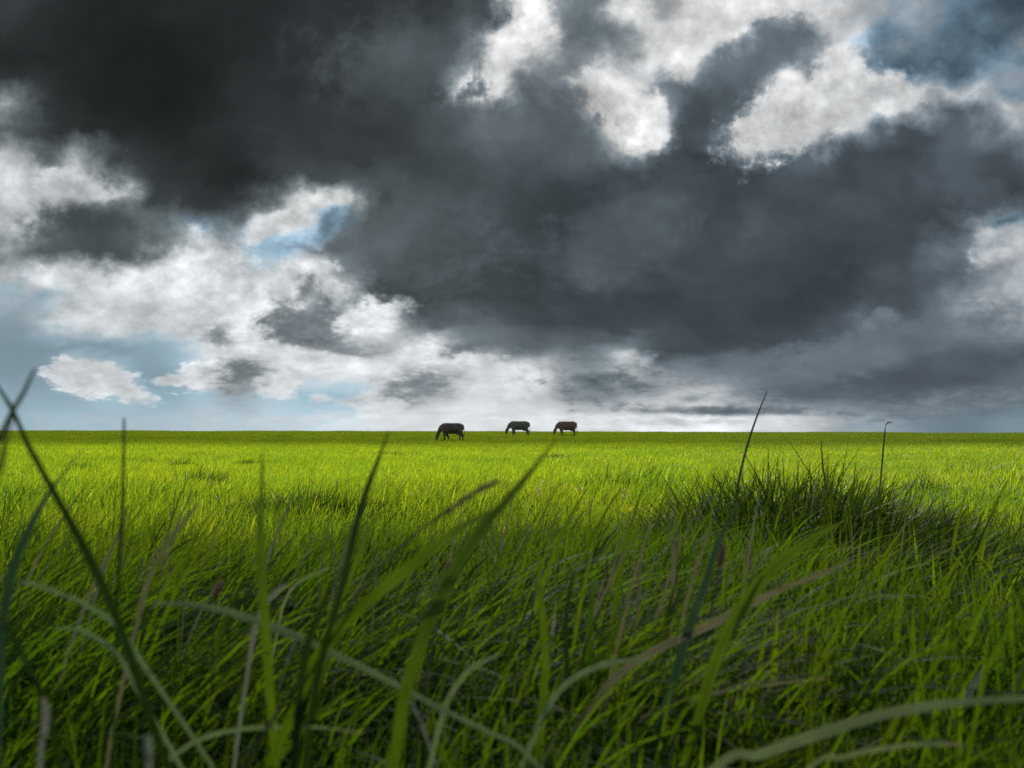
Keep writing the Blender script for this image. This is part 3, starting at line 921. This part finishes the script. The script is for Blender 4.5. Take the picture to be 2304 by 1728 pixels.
stalk([(968, 1230, 4), (958, 1275, 6), (948, 1330, 7), (930, 1420, 8)], .62, 0, 'short stem with a dark brown seed spike in front of the broad leaning blade',
      head=([(970, 1222), (966, 1240), (960, 1268), (954, 1300)], 16, 0.008))
stalk([(1560, 1196, 4), (1552, 1240, 6), (1538, 1310, 7), (1520, 1400, 8)], .95, 0, 'stem with a fluffy tan seed head behind the broad pale-tipped blade',
      head=([(1562, 1186), (1560, 1196), (1556, 1210), (1553, 1222)], 9, 0.013))
stalk([(1592, 1540, 4), (1606, 1556, 5), (1616, 1580, 6), (1620, 1630, 6)], .85, 0, 'drooping brown seed head low in the grass above the longest arching blade',
      head=([(1578, 1520), (1586, 1530), (1596, 1543), (1604, 1553)], 8, 0.012))
stalk([(470, 1280, 3), (466, 1310, 5), (462, 1360, 5), (458, 1420, 5)], .9, 0, 'small tan seed head just above the long silvery blade on the left',
      head=([(472, 1268), (470, 1276), (468, 1286), (466, 1294)], 7, 0.012))


# ------------------------------------------------------------------ cows
def cow_material(name, base, patch, light):
    m, nt = new_mat(name)
    k = NT(nt)
    out = k.n('ShaderNodeOutputMaterial')
    p = k.n('ShaderNodeBsdfPrincipled')
    tcx = k.n('ShaderNodeTexCoord')
    ob_ = tcx.outputs['Object']
    a = k.noise(ob_, 2.2, 4, 0.6)
    hair = k.noise(k.vmath('MULTIPLY', ob_, (60, 60, 20)), 1.0, 3, 0.6)
    c = k.mix(k.smooth(a, 0.45, 0.62), base + (1,), patch + (1,))
    c = k.mix(k.smooth(k.noise(ob_, 3.1, 2, 0.5), 0.66, 0.70), c, light + (1,))
    c = k.vmath('SCALE', c, scale=k.math('MULTIPLY_ADD', hair, 0.8, 0.6))
    k.put(p.inputs['Base Color'], c)
    p.inputs['Roughness'].default_value = 0.55
    p.inputs['Sheen Weight'].default_value = 0.15
    nt.links.new(p.outputs[0], out.inputs['Surface'])
    return m


M_COW1 = cow_material('black_brown_hide', (0.15, 0.122, 0.104), (0.34, 0.23, 0.17), (0.36, 0.31, 0.27))
M_COW2 = cow_material('grey_brown_hide', (0.25, 0.22, 0.20), (0.36, 0.29, 0.24), (0.42, 0.39, 0.35))
M_COW3 = cow_material('red_brown_hide', (0.28, 0.19, 0.15), (0.42, 0.285, 0.215), (0.40, 0.33, 0.27))
def loft(bm, S, n=14):
    """closed tube through S = [(point, half width across y, half height)]; rings stand square to the path"""
    rings = []
    for i, (q, hw, hh) in enumerate(S):
        t = (S[min(i + 1, len(S) - 1)][0] - S[max(i - 1, 0)][0]).normalized()
        sd_ = Vector((0, 1, 0))
        up = t.cross(sd_).normalized()
        rings.append([bm.verts.new(q + sd_ * (hw * math.cos(6.2832 * k / n)) + up * (hh * math.sin(6.2832 * k / n))) for k in range(n)])
    for i in range(len(rings) - 1):
        for k in range(n):
            bm.faces.new((rings[i][k], rings[i][(k + 1) % n], rings[i + 1][(k + 1) % n], rings[i + 1][k]))
    bm.faces.new(rings[0])
    bm.faces.new(rings[-1][::-1])


def make_cow(loc, mat, legs, head_drop, rotz, scale, label, seed):
    """a grazing cow facing -X: one continuous body"""
    bm = bmesh.new()
    hd = head_drop
    V3 = Vector
    loft(bm, [(V3((0.90, 0, 1.17)), .05, .08), (V3((0.85, 0, 1.12)), .17, .22), (V3((0.72, 0, 1.07)), .26, .32), (V3((0.50, 0, 1.02)), .29, .37), (V3((0.18, 0, 0.97)), .33, .41),
              (V3((-0.15, 0, 0.965)), .34, .42), (V3((-0.45, 0, 0.99)), .29, .40), (V3((-0.66, 0, 1.01)), .22, .34), (V3((-0.80, 0, 1.00)), .14, .24)], 20)
    loft(bm, [(V3((-0.55, 0, 1.05)), .15, .27), (V3((-0.78, 0, 0.97)), .14, .25), (V3((-0.92, 0, 0.80 - hd * .3)), .11, .17), (V3((-1.00, 0, 0.62 - hd * .6)), .095, .115)], 16)
    loft(bm, [(V3((-0.98, 0, 0.67 - hd * .7)), .08, .07), (V3((-1.03, 0, 0.58 - hd * .7)), .135, .14), (V3((-1.08, 0, 0.44 - hd * .8)), .125, .155), (V3((-1.12, 0, 0.30 - hd * .9)), .095, .12),
              (V3((-1.15, 0, 0.19 - hd)), .09, .095), (V3((-1.16, 0, 0.12 - hd)), .07, .06)], 14)
    for sgn, off in ((-1, legs[0]), (1, legs[1])):
        y_ = 0.17 * sgn
        loft(bm, [(V3((-0.53, y_ * .9, 0.98)), .10, .15), (V3((-0.52, y_, 0.74)), .105, .145), (V3((-0.50 + off * .25, y_, 0.56)), .095, .115), (V3((-0.51 + off * .65, y_, 0.36)), .075, .085),
                  (V3((-0.50 + off * .85, y_, 0.24)), .060, .066), (V3((-0.50 + off, y_, 0.11)), .064, .066), (V3((-0.52 + off, y_, 0.04)), .068, .08), (V3((-0.53 + off, y_, 0.0)), .070, .085)], 10)
    for sgn, off in ((-1, legs[2]), (1, legs[3])):
        y_ = 0.17 * sgn
        loft(bm, [(V3((0.64, y_ * .8, 1.05)), .13, .24), (V3((0.62, y_, 0.82)), .135, .235), (V3((0.60 + off * .25, y_, 0.64)), .105, .155), (V3((0.70 + off * .55, y_, 0.46)), .075, .10),
                  (V3((0.70 + off * .75, y_, 0.36)), .062, .076), (V3((0.68 + off * .9, y_, 0.22)), .058, .064), (V3((0.66 + off, y_, 0.11)), .062, .066), (V3((0.64 + off, y_, 0.04)), .058, .068), (V3((0.63 + off, y_, 0.0)), .060, .075)], 10)
    # udder, tail, ears
    loft(bm, [(V3((0.30, 0, 0.62)), .05, .06), (V3((0.38, 0, 0.60)), .12, .11), (V3((0.50, 0, 0.60)), .13, .12), (V3((0.60, 0, 0.66)), .06, .07)], 10)
    loft(bm, [(V3((0.80, 0, 1.26)), .040, .040), (V3((0.92, 0, 1.17)), .036, .036), (V3((0.955, 0.01, 0.90)), .026, .026), (V3((0.95, 0.02, 0.62)), .024, .024), (V3((0.945, 0.02, 0.50)), .045, .045), (V3((0.94, 0.02, 0.34)), .030, .030)], 8)
    for sgn in (-1, 1):
        ez = 0.58 - hd * .7
        tube(bm, [(V3((-1.05, 0.09 * sgn, ez)), .030), (V3((-1.03, 0.17 * sgn, ez - .01)), .070), (V3((-1.02, 0.26 * sgn, ez - .05)), .070), (V3((-1.01, 0.31 * sgn, ez - .09)), .015)], 8)
    me = bpy.data.meshes.new('cow')
    bmesh.ops.recalc_face_normals(bm, faces=bm.faces)
    bm.to_mesh(me)
    bm.free()
    tmp = bpy.data.objects.new('cow_body', me)
    col.objects.link(tmp)
    rm = tmp.modifiers.new('skin', 'REMESH')
    rm.mode = 'VOXEL'
    rm.voxel_size = 0.022
    sm = tmp.modifiers.new('smooth', 'SMOOTH')
    sm.factor = 0.5
    sm.iterations = 5
    dg = bpy.context.evaluated_depsgraph_get()
    dg.update()
    bm = bmesh.new()
    bm.from_mesh(tmp.evaluated_get(dg).to_mesh())
    bpy.data.objects.remove(tmp)
    o = bm_obj('cow', bm, mat, None, loc)
    o.rotation_euler = (0, 0, rotz)
    o.scale = (scale, scale, scale)
    tag(o, label, 'cow', 'cows grazing near the horizon')
    return o


def cow_spot(px, Y):
    q = at(px, 970, Y)
    return Vector((q.x, Y, ground_z(q.x, Y) + 0.0))


make_cow(cow_spot(1016, 51), M_COW1, (0.02, 0.30, -0.02, 0.16), 0.02, R(-8), 1.0, 'blackish brown grazing cow nearest to us, whole and set below the horizon line', 1)
make_cow(cow_spot(1168, 62), M_COW2, (-0.05, 0.14, 0.02, 0.16), -0.10, R(-5), 1.03, 'dark grey brown grazing cow, the one between the two other cows', 2)
make_cow(cow_spot(1275, 62), M_COW3, (0.06, 0.16, -0.05, 0.12), -0.08, R(12), 1.03, 'reddish brown grazing cow on the crest, farthest from the blackish cow', 3)

# ------------------------------------------------------------------ unseen clouds added overhead to shade the near grass and the far crest
m_cl, nt = new_mat('cloud')
k = NT(nt)
out = k.n('ShaderNodeOutputMaterial')
p = k.n('ShaderNodeBsdfPrincipled')
tcx = k.n('ShaderNodeTexCoord')
k.put(p.inputs['Base Color'], k.mix(k.noise(tcx.outputs['Object'], 0.05, 6, 0.6), (0.62, 0.64, 0.66, 1), (0.80, 0.80, 0.80, 1)))
p.inputs['Roughness'].default_value = 1.0
p.inputs['Specular IOR Level'].default_value = 0.0
nt.links.new(p.outputs[0], out.inputs['Surface'])
SHADE_CLOUD_H = 600.0


def thin_shade_cloud(name, clear):
    """cloud material, part clear to soften the added shade"""
    m = m_cl.copy()
    m.name = name
    nt = m.node_tree
    tr = nt.nodes.new('ShaderNodeBsdfTransparent')
    ms = nt.nodes.new('ShaderNodeMixShader')
    ms.inputs[0].default_value = clear
    o_ = next(q for q in nt.nodes if q.type == 'OUTPUT_MATERIAL')
    p_ = next(q for q in nt.nodes if q.type == 'BSDF_PRINCIPLED')
    tl = nt.nodes.new('ShaderNodeBsdfTranslucent')
    tl.inputs['Color'].default_value = (0.85, 0.87, 0.90, 1)
    mt = nt.nodes.new('ShaderNodeMixShader')
    mt.inputs[0].default_value = 0.6
    nt.links.new(p_.outputs[0], mt.inputs[1])
    nt.links.new(tl.outputs[0], mt.inputs[2])
    nt.links.new(mt.outputs[0], ms.inputs[1])
    nt.links.new(tr.outputs[0], ms.inputs[2])
    nt.links.new(ms.outputs[0], o_.inputs['Surface'])
    return m


def add_shade_cloud(y0, y1, hx, seed, mat, H=SHADE_CLOUD_H):
    """an added, unseen lumpy cloud whose shadow covers the ground from y0 to y1"""
    sh = H / sun_dir.z
    cy = (y0 + y1) / 2 + sun_dir.y * sh
    cx = sun_dir.x * sh
    bm = bmesh.new()
    bmesh.ops.create_icosphere(bm, subdivisions=6, radius=1.0)
    hy, hz = (y1 - y0) / 2, 11.0
    for v in bm.verts:
        q = v.co.copy()
        pw = Vector((q.x * hx, q.y * hy, q.z * hz))
        nn = mnoise.fractal(pw * 0.035 + Vector((seed, 0, 0)), 0.9, 2.1, 5)
        v.co = pw + Vector((q.x * 5, q.y * 6.0 * min(1, H / 500), q.z * 3)) * nn
    o = bm_obj('cloud', bm, mat, None, Vector((cx, cy, H + 4)))
    o['kind'] = 'stuff'
    return o


add_shade_cloud(-50, 1.25, 120, 3.3, thin_shade_cloud('dense_shade_cloud', 0.15), 220.0)  # added above the frame; two layers fade the near grass into shade
add_shade_cloud(-46, 2.4, 130, 6.9, thin_shade_cloud('dense_shade_cloud', 0.62), 245.0)
add_shade_cloud(41, 118, 230, 8.1, thin_shade_cloud('thin_shade_cloud', 0.81))  # added above the frame; layered so the far shade deepens gradually
add_shade_cloud(52, 116, 215, 5.6, thin_shade_cloud('thin_shade_cloud', 0.78))

# ------------------------------------------------------------------ render look
scene.view_settings.view_transform = 'Standard'
scene.view_settings.look = 'None'
scene.view_settings.exposure = 0.0
scene.view_settings.gamma = 1.0
scene.render.engine = 'CYCLES'
cy = scene.cycles
cy.max_bounces = 6
cy.diffuse_bounces = 3
cy.glossy_bounces = 2
cy.transmission_bounces = 4
cy.transparent_max_bounces = 4
cy.use_denoising = False
cy.sample_clamp_indirect = 4.0
